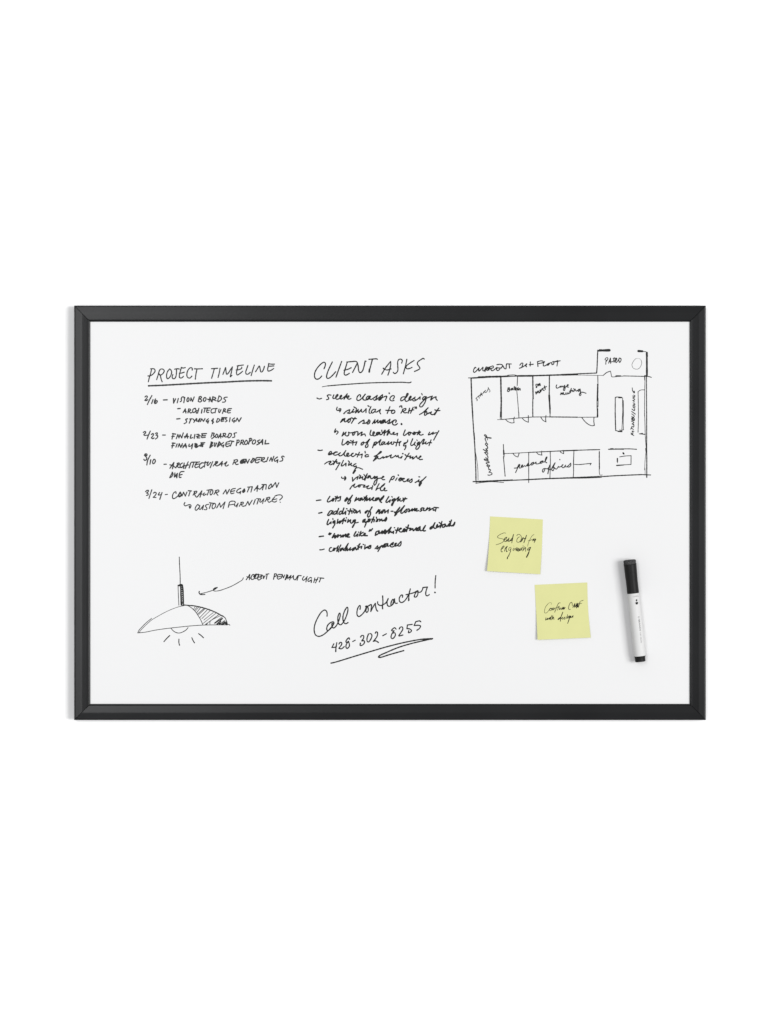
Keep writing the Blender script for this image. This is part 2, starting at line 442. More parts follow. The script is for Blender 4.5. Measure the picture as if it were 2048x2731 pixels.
S2 = '''
@note|830|1040|8.295|24
128,180 180,200 228,185
435,115 385,108 352,130 380,165 385,200 340,215
500,110 478,165 488,190 530,180 590,120 585,98 555,120 540,175 560,205 610,195 675,130 668,115 640,140 635,185 660,200 700,180
700,180 760,130 798,85! 725,205; 745,170 790,140 835,130 825,160 785,165! 810,195 845,205 880,188
1085,155 1090,115 1065,105 1020,150 1010,215 1040,235 1090,210 1195,95! 1150,160 1145,205 1175,225 1225,215 1300,135
1300,135 1250,140 1215,190 1235,215 1290,185 1310,140! 1290,190 1320,210 1400,165 1460,120! 1440,175 1425,215 1400,230 1380,215; 1430,220 1490,175
1490,175 1575,105! 1570,150 1540,210 1505,230 1490,215; w34:1510,200 1545,170
@+|1000|1040|8.295|24
90,220 130,190 258,138 228,235; w30:312,68 318,80
398,203 425,165 425,130 395,125 345,160 330,210 370,242 420,232
700,160 610,155 570,200 575,240 620,225 720,120 735,80 715,75 690,130 665,210 680,250 730,240 800,150 790,135 765,160 750,215 790,225 830,200 890,158! 850,190 890,205 888,235 850,242 832,222; 880,240 940,205 1000,150! 995,205; w24:1032,78 1046,110
1135,150 1090,150 1050,190 1060,215 1110,180 1130,150! 1120,240 1080,320 1030,375 995,370 990,335 1040,270 1130,190 1270,135! 1230,225 1300,170 1350,150! 1350,200 1378,230
@note|830|1040|8.295|24
575,380 560,425 570,450 645,450; 615,420 655,415 650,450 630,485
720,525 770,475 855,435 845,450 835,500 800,510! 850,520 900,480 940,425 930,430 915,500 950,480; w28:945,375 975,395
975,395 1000,410 975,510 1040,430! 1040,505 1110,430! 1110,480 1140,490 1215,415! 1210,500; w26:1255,350 1280,365; w24:1320,370 1280,470 1285,510 1305,518
1425,430 1375,430 1330,480 1345,512 1400,480 1425,430! 1410,480 1440,490 1530,430! 1515,490 1535,530
@+|1000|1040|8.295|24
330,370 270,520; 240,450 340,455 400,445 435,460 440,490 410,515 370,515 362,485 390,455
545,375 560,355 590,352! 595,390
628,420 575,512; 610,430 680,410 680,440 620,475! 650,505 710,500; 765,405 735,515; 845,385 785,515; 745,465 860,440
w22:880,375 888,410; 895,380 918,375 915,412
985,545 1060,500 1175,395! 1130,450 1095,540 1105,565 1140,540 1145,480 1100,500; 1140,540 1200,510 1250,485! 1225,520 1250,540 1290,545 1412,400! 1320,550; 1325,440 1370,458 1438,455; w30:1190,510 1240,500
@note|830|1040|8.295|25
650,715 690,650 745,630! 670,700 740,640! 735,700 760,705 830,640
850,635 810,690 820,720 860,690 870,640 890,615 930,635 1000,635; 970,610 930,670 890,735
1042,745 1100,700 1165,665! 1165,730 1130,740 1200,735 1260,690 1270,660 1300,685 1280,740 1245,755 1235,730 1270,700
1355,745 1410,660! 1400,735 1475,665! 1470,730 1540,680! 1530,735 1560,740
@+|1000|1040|8.295|25
100,690 145,730 225,665! 180,665 150,720 170,735 225,690 230,725 330,650! 310,720 275,740 320,740 390,690 430,665
w32:180,690 170,725; 455,718 472,680 455,662 415,680 388,740 405,770 450,775 498,745; w34:585,750 588,760
@note|830|1140|8.295|24
540,30 515,95 520,112 560,75 595,100 560,150
715,105 680,190! 770,105! 750,160 790,190 830,160 825,105! 860,120 930,110
960,95 915,140 920,175 955,150 975,105 990,95 1030,95 1025,175! 1125,100 1100,180! 1180,145 1200,190
1322,60 1300,150 1320,178 1360,170 1400,110 1380,95 1360,140 1370,180 1410,185 1450,160
@+|1000|1140|8.295|24
0,185 30,170 90,115 110,110 50,110 30,150 50,170 110,110! 110,160 150,150 215,60
150,60 160,110 215,120 310,50! 265,175 325,90! 335,140 390,145 430,110 400,115 400,150 440,155 500,130! 490,180; 230,60 200,175
668,55 630,170 650,180 700,145 760,100 740,150 755,175 785,130 770,105 850,130 870,95 840,150 880,155 890,110 860,100; w26:850,130 890,130
980,70 935,160; 890,125 930,110 1010,100 965,140! 1010,170 1065,155
1210,105 1180,165 1220,155 1290,105! 1270,150 1320,125 1375,115; 1412,75 1340,200 1300,278
@note|830|1140|8.295|24
700,265 680,380 700,390 760,350 810,300 790,350 800,385 835,350 815,305! 870,340 960,330 1010,315! 980,390; 868,290 930,320; 930,285 918,390
1155,320 1110,350 1105,390 1140,380 1160,330! 1200,340 1290,260! 1240,350 1200,410 1205,445 1245,430 1255,380 1225,345
1400,330 1355,450; 1390,340 1440,320 1435,370 1400,395 1385,370
@+|1000|1140|8.295|24
-10,370 30,360 130,270! 100,350 110,390 150,380
220,325 170,320 145,370 160,385 210,330! 205,370 250,365 305,315! 285,380 370,320! 360,370 400,370 420,320
510,260 465,410; 415,320 480,335 575,310! 540,350 540,400
725,275 715,320 640,350! 690,345 630,385 640,410 685,395! 680,440 655,490
835,250 790,370 800,400 850,380 890,325! 870,375 895,400; w22:925,275 935,295
980,320 935,350 940,380 985,340! 985,420 930,485 905,475 920,420 1010,340 1080,260 1095,270! 1050,370 1130,320! 1110,355 1140,365 1160,355
1240,275 1195,400; 1165,350 1200,330 1250,340
@note|830|1140|8.295|24
148,502 200,510 245,500
385,590 450,560 440,530 395,555 380,600 400,605 450,590 540,540! 575,545; 570,545 520,560 495,600 520,615 580,600 645,560! 610,590 620,625 660,625 700,600
700,600 765,510! 730,580 735,620 770,635 830,580 820,565 790,580 785,620 800,640 860,620 930,570! 900,580 890,630 920,645 990,600
1065,550 1015,655; 985,580 1050,610 1130,590! 1112,675; w24:1190,530 1195,565
1265,610 1230,600 1190,630 1200,650 1268,640
1395,640 1440,620! 1555,540 1540,530 1470,600 1375,740! 1440,690 1475,640! 1470,680 1510,695 1590,645! 1590,680
@+|1000|1140|8.295|24
180,680 265,635! 250,665 290,645 360,605! 345,670 380,670 460,620! 480,650 510,620! 530,670 560,670 600,640! 575,680; w28:612,580 618,580
755,570 660,715; 665,600 710,640 790,630! 770,680 840,650! 830,700 920,630! 930,670 950,685
950,685 1020,640 1010,630 970,680 990,710 1050,705
@note|830|1140|8.295|24
295,810 350,770 430,745! 440,760 395,800! 415,825 480,800 560,710! 490,820; 480,740 520,760 570,750
570,750 560,790 635,780! 590,860 545,935; w24:710,730 665,850 690,850 770,790! 765,850
w22:820,740 845,765; 845,765 825,840 890,790! 880,840 920,850
990,800 940,830 950,870 1000,850 995,880 960,940 925,1010; w38:970,950 930,1010; w22:990,900 1040,890 1135,925
@note|830|1240|8.295|24
672,268 680,295 740,290; w30:745,260 765,290 740,330
910,275 915,360! 970,300 1040,250! 1015,320; 1065,220 1085,240; 1095,240 1060,300 1140,260! 1130,310 1160,320 1240,195
1165,210 1210,270 1240,290 1300,235! 1265,245 1250,290 1310,250! 1320,300 1350,300 1400,250; 1230,220 1185,340
1450,260 1400,270 1390,300 1420,295 1460,255! 1460,310 1430,420 1400,450 1385,420 1420,340 1480,300 1560,290
1550,290 1610,260 1590,250 1560,300 1580,325 1625,325
@+|1000|1240|8.295|24
315,385 340,330 385,260 425,250 420,290 385,325 365,320; 490,285 455,340; w26:512,220 518,232
595,295 560,285 525,330 545,355 600,320 590,290; 595,300 655,300 610,330 640,370 700,350 750,310! 715,320 715,360 760,350 820,310! 820,360 780,390 765,370; w30:540,320 570,310
888,390 940,360 975,330! 960,370 1010,370 1130,260! 1080,310 1020,360 975,440 980,470 1030,400! 1000,360; w24:970,262 992,266; w34:1020,380 985,450
@note|830|1240|8.295|24
855,535 900,470 965,420! 940,480 970,495 1060,440! 1040,480 1060,490 1085,465 1060,445! 1110,440 1190,450! 1150,490 1190,490 1270,460! 1230,510 1260,525 1350,495! 1340,540; w22:1355,460 1362,475
@+|1000|1240|8.295|24
92,415 50,490 20,560! 60,520 110,510 200,440 215,415! 140,480 120,540 140,570 190,555 225,520 215,505! 195,550 220,572 265,565
@note|830|1240|8.295|26
115,788 165,780 215,775
412,695 355,800 370,820 430,795 490,740! 460,790 480,800 500,760! 570,730 650,700! 630,790 590,795; 530,700 560,720; 575,690 535,805; w34:480,750 490,780; w30:540,740 600,730
w26:790,720 740,790 745,805 790,770 800,730! 830,765 910,670! 870,740 810,820 815,860 850,845 870,790! 850,740
1000,720 960,800! 1050,735! 1040,770 1080,790 1120,730! 1080,740 1080,790 1125,735! 1130,780 1230,680; 1170,710 1200,740 1240,730; 1220,700 1180,800
w28:1230,750 1220,790 1300,730! 1290,790 1380,720! 1360,780 1400,790 1500,730 1430,740 1420,790 1500,740! 1520,790 1600,710 1605,685! 1540,750 1520,800 1555,830
@+|1000|1240|8.295|26
305,700 240,820 260,830 340,775! 325,825; w24:372,700 382,712
430,745 380,770 375,795 410,790 440,745! 420,810 375,900 365,890 380,850 440,790 530,705! 500,800 560,745! 550,790 580,800 620,770
670,725 630,815; 620,735 660,755 705,745
@note|830|1340|8.295|27
165,238 235,222
480,190 430,183 385,235 362,285 385,292 440,240 475,195! 450,252 485,255; 575,200 540,192 495,230 490,258 520,262 560,225 605,135! 572,235 575,260; 690,195 655,192 618,228 612,255 640,262 680,225 722,125! 690,230 690,255 720,240 765,195! 755,262; 780,140 792,140
810,180 850,200 900,180! 900,240; 870,140 830,265; w22:920,140 950,150; 960,160 935,210 960,235 985,200 970,165! 1010,200 1005,235! 1075,175! 1085,235
1240,180 1190,220 1195,240 1230,210 1245,180! 1280,200 1345,100! 1300,180 1245,290 1260,325 1300,290 1310,210 1280,190
1490,160 1435,240! 1520,165! 1500,250 1560,190! 1550,240; w32:1590,190 1575,235
@+|1020|1340|8.295|27
-15,240 20,190; 10,170 50,165 50,230! 130,165! 120,235; 190,195 230,195
385,105 300,220 270,295! 320,240 280,230 260,208 330,220 485,75! 430,160 405,230 430,240 500,180; w36:370,130 330,180
530,150 495,195 500,225 545,190 530,155! 590,145 580,205! 610,190 660,140! 650,190 715,130! 710,185 770,140 745,140 745,190 800,180
870,125 840,150 870,165 850,190 830,195; 870,120 920,130 900,170 950,180 1000,115 990,125 960,170! 1050,120 1030,180! 1120,130 1120,175 1160,165 ; 1140,110 1240,118; 1190,115 1170,195
@note|830|1340|8.295|27
385,375 350,470 360,495 440,430! 435,470; 478,360 480,375
520,405 480,430 485,460 525,410! 520,480 475,565
590,375 570,465! 630,415! 620,465 730,350! 690,470; 640,410 700,410; 740,400 760,400! 770,380 755,420; 775,335 782,345
820,375 800,440! 870,385! 865,440 890,460 950,390; 970,385 930,400 920,440 980,385! 960,460 910,550; w34:940,500 912,550; w26:980,455 1040,440
1190,370 1145,400 1140,440 1190,400 1195,370! 1185,440 1215,440 1180,545; 1215,430 1290,380 1240,430 1290,420 1305,370 1260,370
1385,320 1330,450; 1340,370 1400,380! 1385,430; 1440,325 1450,360; 1460,385 1430,425 1470,410 1460,380! 1520,370 1510,415! 1560,370! 1570,410 1640,380
@+|1020|1340|8.295|27
0,400 40,390 85,330! 95,350 65,415 40,405
@note|830|1340|8.295|28
175,758 220,750 270,745
385,705 410,675; 410,715 440,685; w30:400,705 430,690
515,690 465,780! 540,730! 520,790 600,710 580,770! 610,740 650,720 655,770! 710,720 700,765! 770,700 760,760 840,700 820,690 790,760 850,765
990,645 945,735 960,750 1030,700! 1015,750; 1045,655 1052,660; 1100,640 1060,740; 1150,660 1080,700! 1110,740 1200,690 1180,680 1160,730 1240,735
1300,600 1280,640; 1355,580 1320,630; w34:1300,625 1330,610
1490,630 1440,650 1415,730! 1480,690 1500,630! 1510,690 1570,630! 1560,690 1620,650; w32:1620,650 1640,680
@+|1020|1340|8.295|28
w34:60,610 20,660 60,690; w27:0,650 90,630; 60,690 190,550! 130,685 185,640! 200,670 245,640! 240,685; 262,560 268,560
345,560 300,680; 285,610 330,620 400,590! 420,575 390,570 370,630 400,655 450,640 500,590 480,580 450,630 480,650 530,600
575,500 530,645; 520,545 570,570 630,570! 600,620 670,580! 680,625 750,560! 740,615 780,620; w34:830,540 770,590 780,620 820,600 830,545; w28:830,545 840,625 890,610 950,510! 900,590 910,630 950,625
w34:1100,530 1060,560 1055,590 1100,560; w27:1110,530 1160,450! 1130,540 1160,575 1220,530 1215,490! 1190,540 1220,550 1270,510; 1315,420 1275,560; 1255,445 1290,470 1330,500; w30:1380,480 1320,510 1330,550 1380,530 1385,480! 1420,530 1480,470! 1470,530 1500,500; w26:1485,420 1492,435; 1525,390 1500,500 1520,520 1560,500 1600,440! 1590,490 1560,520
@note|830|1340|8.295|24
190,1048 230,1048 285,1032
450,1000 425,1000 395,1060 420,1085 470,1070 510,1010! 480,1050 500,1070 530,1020 500,1010! 560,1010 600,960! 560,1090 585,1050 600,1090; 655,940 600,1060 605,1095
w30:700,1010 650,1030 640,1075 700,1020! 720,1060; w24:715,1060 820,905! 750,1070! 800,1010! 790,1070 870,1000! 850,1060 920,1020! 910,1070; w26:980,990 930,1020 930,1060 980,1000! 1000,1050 1080,910; 1020,960 1060,980; 1055,930 1040,1040; 1050,1000 1120,970! 1105,1020
w22:1145,925 1160,932; w25:1190,940 1180,1030! 1250,975 1240,1010 1320,950! 1280,960 1270,1020 1310,1010 1320,960
1410,1025 1470,960! 1470,1030 1440,1020; 1470,1020 1560,950! 1475,1085; 1540,980 1590,950 1580,1000 1640,940
@+|1020|1340|8.295|26
0,985 50,920 115,910; 115,910 60,930 40,990 80,970 120,915! 115,970 170,950 240,890! 225,940; 240,885 190,920 175,970 210,985 270,960 310,905! 280,910 270,965 310,960 410,865! 410,920 380,965 345,960
'''
S3 = '''
@note|820|1520|8.295|24
432,1022 435,970 415,905 375,888 310,930 220,1070 160,1220 148,1340 180,1440 250,1470 340,1440 450,1350 540,1250 585,1180 575,1150 530,1155 450,1220 425,1310 445,1350! 520,1290 580,1190! 545,1180 545,1260 580,1285 640,1230 700,1100 725,990 712,955 680,1010 670,1100 690,1190 730,1215 790,1160 860,1020 895,870 880,825 840,870 790,1000 785,1100 810,1170 850,1190 895,1165
1162,870 1170,810 1160,785 1120,830 1095,920 1100,1000 1135,1032 1190,1000 1260,920 1295,830 1285,805! 1320,800 1340,840 1340,910 1310,940 1290,910 1310,830; 1290,815 1340,800 1410,765 1415,800 1400,920! 1450,820 1500,740! 1510,820 1530,890 1552,912
@+|990|1520|8.295|24
142,705 145,750 190,785 240,780 310,740 350,690 375,635! 350,710 365,790 400,805 460,775 500,690! 480,650 440,720 440,780 480,760 515,640! 520,710 540,740 575,735; 252,575 258,700 255,780; 245,785 252,860
690,605 695,560 670,555 625,610 625,690 665,722 720,700 780,630 820,560; 770,548 850,530 950,500 1020,460! 970,530 955,595 990,600 1030,540 1030,460! 1040,490 1090,490 1130,440 1145,390! 1245,378! 1220,440 1205,520 1215,565 1245,572 1285,545; 865,420 840,520 825,680; w30:830,640 832,670
w22:1428,125 1415,250 1412,400; w32:1408,496 1412,500
@note|820|1520|8.295|24
582,1635 540,1715! 600,1712 640,1700; 648,1610 630,1720 625,1810; w30:625,1790 625,1800
695,1640 720,1605 755,1610 755,1650 720,1700 695,1735! 750,1745 815,1695
930,1535 920,1500 880,1530 850,1580 860,1605 905,1580! 925,1640 925,1690 880,1735 855,1720 855,1660 905,1580
1000,1585 1055,1555
1175,1485 1200,1450 1240,1455 1240,1510 1200,1570! 1255,1570 1260,1610 1210,1665 1165,1670 1170,1620
1350,1415 1320,1500 1318,1570 1345,1595 1390,1550 1425,1460 1410,1415 1380,1410
1500,1400 1515,1370 1545,1380 1545,1450 1500,1530 1455,1580! 1510,1570 1570,1605
@+|990|1520|8.295|24
255,1455 335,1412
550,1310 520,1280 480,1300 450,1340 470,1350 505,1345! 450,1430 440,1500 465,1520 510,1490 535,1430 520,1390 490,1395
620,1305 640,1270 680,1260 700,1300 660,1380 610,1450! 615,1460 700,1440
905,1205 800,1218! 790,1300! 850,1305 890,1340 870,1375 825,1390 830,1345
1095,1145 1070,1128 985,1145! 950,1230! 1050,1225 1090,1240 1070,1290 1010,1335
@underline|990|1520|8.295|26
-890,2062 -800,2042 -400,1920 0,1800 400,1685 800,1590 1150,1530 1355,1520! 1200,1555 900,1625 600,1715 350,1820 180,1900 160,1930 200,1935 400,1875 718,1785; w32:1150,1545 1340,1525
@heading|1250|950|11.06|28
212,345 195,325 150,390 140,450 160,478 210,450 300,345! 300,440 420,325! 420,430 460,430! 520,310 480,450; 515,320 570,330 510,390! 550,420 580,340; w34:620,340 590,410; w28:590,330 720,290 730,330 640,370! 690,430 750,400 830,330
830,250 940,240 1000,270 960,350! 840,345; 835,330 820,400 850,425 910,390 920,370; 1000,270 1060,365 1095,370 1110,260 1120,225! 1255,230; 1190,225 1205,350
@+|1370|950|11.06|28
180,265 230,205 270,205 260,260 235,330! 170,355! 240,330 340,270; w36:345,260 380,230! 355,280 375,310
490,170 485,290; 455,250 575,238
700,160 715,300; 700,165 780,140 860,145 870,180 730,220; 910,160 875,220 880,285 930,280 1030,210! 990,240 1000,270 1030,250 1060,205! 1120,190 1130,250 1170,240 1190,160! 1140,160 1200,165 1300,130; 1210,165 1370,135! ; 1300,140 1275,290
@>room_name|1250|950|11.06|18
245,1215 212,1250 255,1280 240,1318; 262,1200 350,1130; 295,1165 312,1240
345,1180 365,1080! 400,1160; 350,1140 395,1120 440,1075! 430,1060 460,1050! 500,1000 470,1060 510,1070 560,1000 575,960; w16:572,918 590,960 625,1010 625,1050 605,1055
@>room_name|1250|950|11.06|26
1165,935 1140,1030; 1155,940 1195,925 1205,950 1165,980! 1215,985 1205,1020 1160,1045
1290,945 1250,965 1250,1000 1290,980 1295,945! 1310,990 1340,985
w28:1345,895 1370,1000; 1330,940 1420,950; 1390,910 1395,1000; 1460,920 1425,1000! 1480,960 1470,1000! 1510,945 1520,1000
@>room_name|1400|1000|9.217|22
300,225 268,235 275,270 290,290; w32:280,300 282,303; 315,235 315,270! 340,215 345,260! 365,205 378,260
260,415 275,470! 300,405 310,440! 325,390 345,440! 360,440 385,365 370,370 380,420 430,330 450,375 475,380; 480,270 500,355; 450,325 530,285
@>room_name|1400|1000|9.217|21
780,245 765,290 785,325 830,310 870,275! 850,300 890,300! 910,270 940,300 980,255! 960,270 950,300 985,290! 985,340 965,385 945,370 955,330 1010,290 1070,245 1050,235 1030,290 1070,300
875,485 890,440! 905,470 925,440! 920,480 945,430! 955,480 1000,470 1015,430 1005,470 1040,470 1060,425 1050,460 1090,450 1140,330! 1115,440; 1095,400 1150,380; 1160,410 1175,380! 1200,410; w18:1195,335 1205,350; w21:1205,400 1230,345! 1260,395 1330,350! 1300,390 1320,405 1350,360 1355,345! 1365,420 1375,490 1355,510 1335,490 1370,430 1420,425 1500,450
@>room_name|1600|920|11.06|22
180,440 172,570; 148,435 170,390 220,375 235,410 180,490
255,540 310,385! 315,545; 265,490 340,500 400,480! 420,370; 390,400 480,385! 415,510; 480,385 500,400 460,500 480,520 560,420; w24:570,390 555,440 580,515 620,460 615,400 570,385
@>room_name|1650|1030|13.825|26
455,1765 560,1820; 455,1720 520,1790; 560,1665 490,1655 530,1720 500,1770
445,1585 490,1480; 470,1540 545,1600; 490,1480 545,1510 560,1440 490,1390! 560,1410; 490,1390 560,1340 470,1290; w34:485,1230 500,1190 560,1270 580,1230 540,1160 480,1180; w28:500,1260 570,1270 ; w24:480,1110 540,1150 575,1110 550,1070 480,1020; 480,930 615,1030
485,840 580,900 590,830 ; 525,720 550,800 600,770 590,730 530,710; 530,610 590,650 600,680 540,675
w26:580,580 520,520! 590,500 560,450 520,440; 510,360 590,400! 520,430; w26:545,325 600,350 580,400; w24:500,60 510,160 560,250; w40:570,190 575,240
@>room_name|1280|1150|17.02|36
360,1985 410,2000 490,1980 550,1945 530,1895 480,1872 410,1862! 470,1800 485,1770 465,1740 405,1750! 395,1670 360,1600
305,1570 340,1592 380,1612 435,1590 440,1560 400,1540 340,1558 305,1570; 360,1540 345,1500 290,1470 280,1440 310,1425 410,1430 420,1400 380,1375 250,1330 195,1295 200,1265 240,1268 330,1308 380,1322! 345,1260 300,1235 265,1190
350,1240 365,1190 340,1120 280,1040 205,965! 280,955 340,975 360,1000 345,1045; 275,950 285,900; w42:155,830 240,880 340,905! 330,865 270,800! 330,790 350,750 330,690 290,640
290,640 250,610 250,570 300,550 350,580 345,620 290,640; 295,550 270,440 235,360 235,320 270,300 320,290! 270,260 210,200 195,180 225,155 270,180 310,240 325,280; 320,290 410,290; w50:400,300 500,312; w28:340,300 342,400
@>room_name|1340|1180|8.295|18
262,568 320,560 375,485! 290,665; 320,570 370,485 385,490 370,540 380,570 420,550 450,500 435,500 415,545 450,545 490,510! 510,530 570,460! 560,500 545,520 590,510 640,470 680,440! 640,460 635,500 670,490 690,440! 690,470 745,435! 740,470 800,470 880,410! 840,425 830,460 870,455 895,405! 910,440 960,390 985,320 970,325 945,400 950,430 980,450
935,575 900,590 885,640 900,660 935,610 940,580 1000,580 1040,530 1060,490; 1045,500 1005,690; w22:1012,650 1005,692; w18:1010,600 1060,600 1110,560 1165,450! 1130,500 1090,580 1100,620 1120,625 1140,570 1130,540! 1190,590 1240,530! 1240,545 1300,530 1340,490! 1320,500 1320,550 1350,560 1400,500! 1380,530 1420,540 1510,460! 1510,510 1470,545 1430,540; w24:1268,378 1270,381
@wall_plan|1240|920|5.53|14
w11:52,486 95,486; w16:90,488 300,478; w22:200,477 350,470 530,466; w13:530,470 780,458; w7:540,458 640,452; w9:630,447 730,442 760,450; w20:770,457 1000,455; w17:1000,454 1250,446 1450,440 ; w18:1430,438 1659,430
w15:90,490 95,650 100,800 115,1050; w7:100,700 110,900
w17:528,470 532,700 535,850 528,1050; w13:535,860 535,1050
w9:776,460 770,600; w8:765,680 780,850 795,1050
w15:1000,455 1002,650 1005,790; w12:1005,700 1000,850 1000,1050
w13:1245,460 1244,600 1242,750; w20:1242,740 1246,830; w9:1240,820 1250,1000; w9:1252,820 1260,950; w15:1253,930 1256,1010; w10:1255,1000 1255,1050
@+|1240|1100|5.53|13
110,-5 120,150 130,300 145,500 152,650 160,850 162,1000; w7:138,300 145,400; w6:150,560 175,700 190,850 193,1000; w9:160,860 165,1040; w8:160,1045 280,1030 400,1022 570,1033; w13:120,1020 180,1020; w17:180,1020 400,1010 700,998; w13:600,1005 940,990 ; w15:900,992 1250,975 1600,965 1659,963
w17:528,-5 525,60; w7:522,40 520,100; w9:540,-5 538,100; w9:793,0 795,75; w12:1000,-5 1002,65; w8:1255,0 1255,48
w6:478,106 550,105; w9:545,104 700,90 850,78 1000,68 1250,65; w12:1250,66 1500,68 1659,70
w10:566,472 572,600; w16:570,560 574,620; w10:575,620 575,655; w10:567,650 580,800 592,940
w8:575,607 750,600 930,590; w11:930,590 1250,575 1450,565 ; w14:1430,566 1659,558
w9:940,595 940,1035; w9:1257,580 1260,700 1253,970; w9:1607,565 1600,750 1602,880 1595,965
@+|1500|920|6.636|15
-5,526 200,514 400,505 605,497! 612,400 620,200 625,92; w7:0,540 300,533 500,537 710,540; w36:720,97 830,94; w12:650,82 700,84; w22:640,103 740,100
w12:720,540 780,490 850,462; w10:850,462 860,510 875,562 930,563 1000,555 1100,550; w20:950,550 1030,550; w12:1080,548 1400,555 1530,560 1572,573
w32:1345,108 1415,112; w10:1400,112 1480,120; w26:1493,140 1495,550; w14:1500,130 1505,200
w11:625,540 628,700; w20:625,700 622,850 620,980; w12:615,850 612,1050 615,1150; w9:632,950 630,1100; w20:620,1130 622,1261
w9:1450,540 1500,540; w14:1455,560 1458,620; w9:1460,610 1455,900 1453,1261; w13:1487,560 1488,900 1490,1261
@+|1500|1100|6.636|13
w20:622,-10 618,80; w9:1453,-5 1460,200 1465,400 1480,620; w14:1490,-5 1490,300 1490,600 1488,680; w15:1488,600 1492,800 1492,1150; w22:1480,640 1485,690; w7:1478,690 1462,850 1455,1000; w14:1458,995 1458,1015; w7:1462,1000 1463,1090
w18:0,1162 300,1150 650,1135; w10:0,1165 400,1162 690,1150; w16:640,1140 900,1122 1200,1108 1400,1100; w14:1400,1100 1560,1107
w10:0,85 300,85 600,83; 0,676 300,668 480,662; w15:450,662 660,658; w8:205,675 200,850 198,1000 190,1150; w14:652,690 652,850 655,1000; w9:648,950 655,1080 665,1108 705,1107
w14:815,652 950,650; w9:850,638 900,638; w18:930,648 1080,648; w13:1080,645 1200,645 1310,652
@>door_swing|1240|1100|5.53|10
600,104 635,135 690,155 725,150! 720,110 728,68
@>door_swing|1240|1100|5.53|10
845,85 880,120 935,145! 935,45
@>door_swing|1240|1100|5.53|10
1118,70 1150,115 1195,140! 1190,100 1195,42
@>door_swing|1500|1100|6.636|13
343,88 380,140 450,205 520,235 565,230! 555,150 558,88
@>door_swing|1240|1100|5.53|10
707,605 740,640 780,658! 800,600
@>door_swing|1240|1100|5.53|10
1050,583 1080,615 1135,630! 1130,605 1133,570
@>door_swing|1240|1100|5.53|10
1400,570 1415,590 1455,608! 1455,560
@>arrow|1500|1100|6.636|13
215,920 300,922 400,912 508,902! 490,930
@>table|1600|920|11.06|10
1065,400 1020,440 960,530 945,600 980,680 1070,715 1150,695 1210,610 1232,530 1215,450; w5:1215,450 1170,405 1110,395 1065,400
@>counter|1500|920|6.636|10
w14:935,930 960,922 1040,925; w24:1000,930 1045,930; w14:935,930 933,1261; w11:1065,935 1065,1100; w20:1072,985 1073,1261
@+|1500|1100|6.636|12
w16:933,-5 938,200 942,318; w12:942,320 1000,330 1080,305; w20:985,335 1050,337; w17:1070,-5 1065,120; w8:1065,100 1050,310; w10:1078,-5 1075,180 1078,300; w8:1018,300 1020,335
@>bench|1500|920|6.636|10
1450,795 1390,797 1338,825! 1342,1000 1345,1261
@+|1500|1100|6.636|10
1345,-5 1342,200 1338,350; w14:1360,378 1465,388; w18:1380,378 1415,372
@>desk|1500|1100|6.636|12
1010,787 1100,772 1215,765! 1213,920! 960,935; w18:960,938 1080,930; w18:972,815 972,870; w10:972,850 975,893; w24:1075,718 1085,732
@sticky1|1290|1400|10.37|12
605,230 580,218 480,250 390,310 380,340 440,370 520,385 560,410 540,460 460,510 340,550
w16:555,430 625,370 640,340 590,360 560,430 600,460 650,400! 640,460 700,360! 690,460 800,350! 760,400 740,440 770,430 825,260! 775,495; w20:810,300 790,430
w12:915,300 940,265 1000,270 1040,330 1030,410 970,480 920,470 915,420 950,350 990,330
w20:1015,470 1060,430 1080,380; w15:1030,460 1090,350 1130,390 1165,370; w19:1185,285 1110,490; 1095,375 1170,372
w9:1390,260 1330,310 1270,420 1230,520 1215,590; w12:1230,440 1300,420 1380,390; w18:1350,440 1400,390! 1370,420 1400,430! 1440,390 1395,485; 1375,385 1440,385
w16:475,680 530,640 565,590 550,580 510,620 480,700 490,745 520,740; w17:575,725 600,640 650,590! 620,660 630,740! 650,730
w11:755,615 700,640 690,700 720,700 760,640! 720,780 670,870 650,920; w10:750,720 715,800 690,880; w22:660,890 652,935
w10:825,580 835,585; w12:825,640 805,700; w13:825,715 870,640! 895,710! 915,625; w14:905,700 925,625; w15:920,715 950,640; w15:940,725 970,650; w13:960,735 985,670; w13:985,715 1010,640! 1000,715 1070,610! 1045,700; w10:1085,565 1095,585; w14:1120,600 1075,720! 1160,620! 1160,730
w18:1300,620 1240,640 1210,690 1230,700 1290,640! 1250,740 1180,890; w11:1260,740 1230,830 1190,900; w24:1190,860 1185,895
@sticky2|1430|1580|10.37|12
w6:415,340 420,290 390,275 330,310; w10:330,310 260,400 230,500 235,560 270,570 330,520 380,440
w13:380,440 370,490 400,505 430,470 420,435 385,440 430,460 470,420! 450,490 500,430! 490,490; w13:665,290 630,290 590,350 550,450 510,550; 510,440 570,420 640,380! 580,495; w10:610,410 640,380; w14:655,420 635,475; w15:690,430 655,475; w20:700,470 740,410! 730,465 770,410! 760,465 800,420
w14:1000,370 990,290 975,270 930,310 900,390 900,460 920,478 945,465
w20:1015,415 1070,310! 1065,410 1130,300! 1115,430 1160,300! 1150,400 1160,410; w16:1215,250 1165,410; w14:1235,238 1300,218; 1190,310 1260,300
w16:270,700 260,765 320,710! 310,755 370,700! 370,750 400,680; w12:430,630 395,760; 380,700 430,670; w16:460,640 430,755! 480,680! 490,750
w17:665,690 610,730 600,755 660,710 700,640 735,545! 690,660 665,800; w14:690,720 730,700 745,680 710,710 720,740 770,710 790,680! 800,730 770,740; 830,660 840,720! 865,690 865,610; w18:930,650 880,670 870,710 920,680 940,650! 910,740 870,855; w15:940,700 960,650! 960,700 1020,640! 1010,695
'''
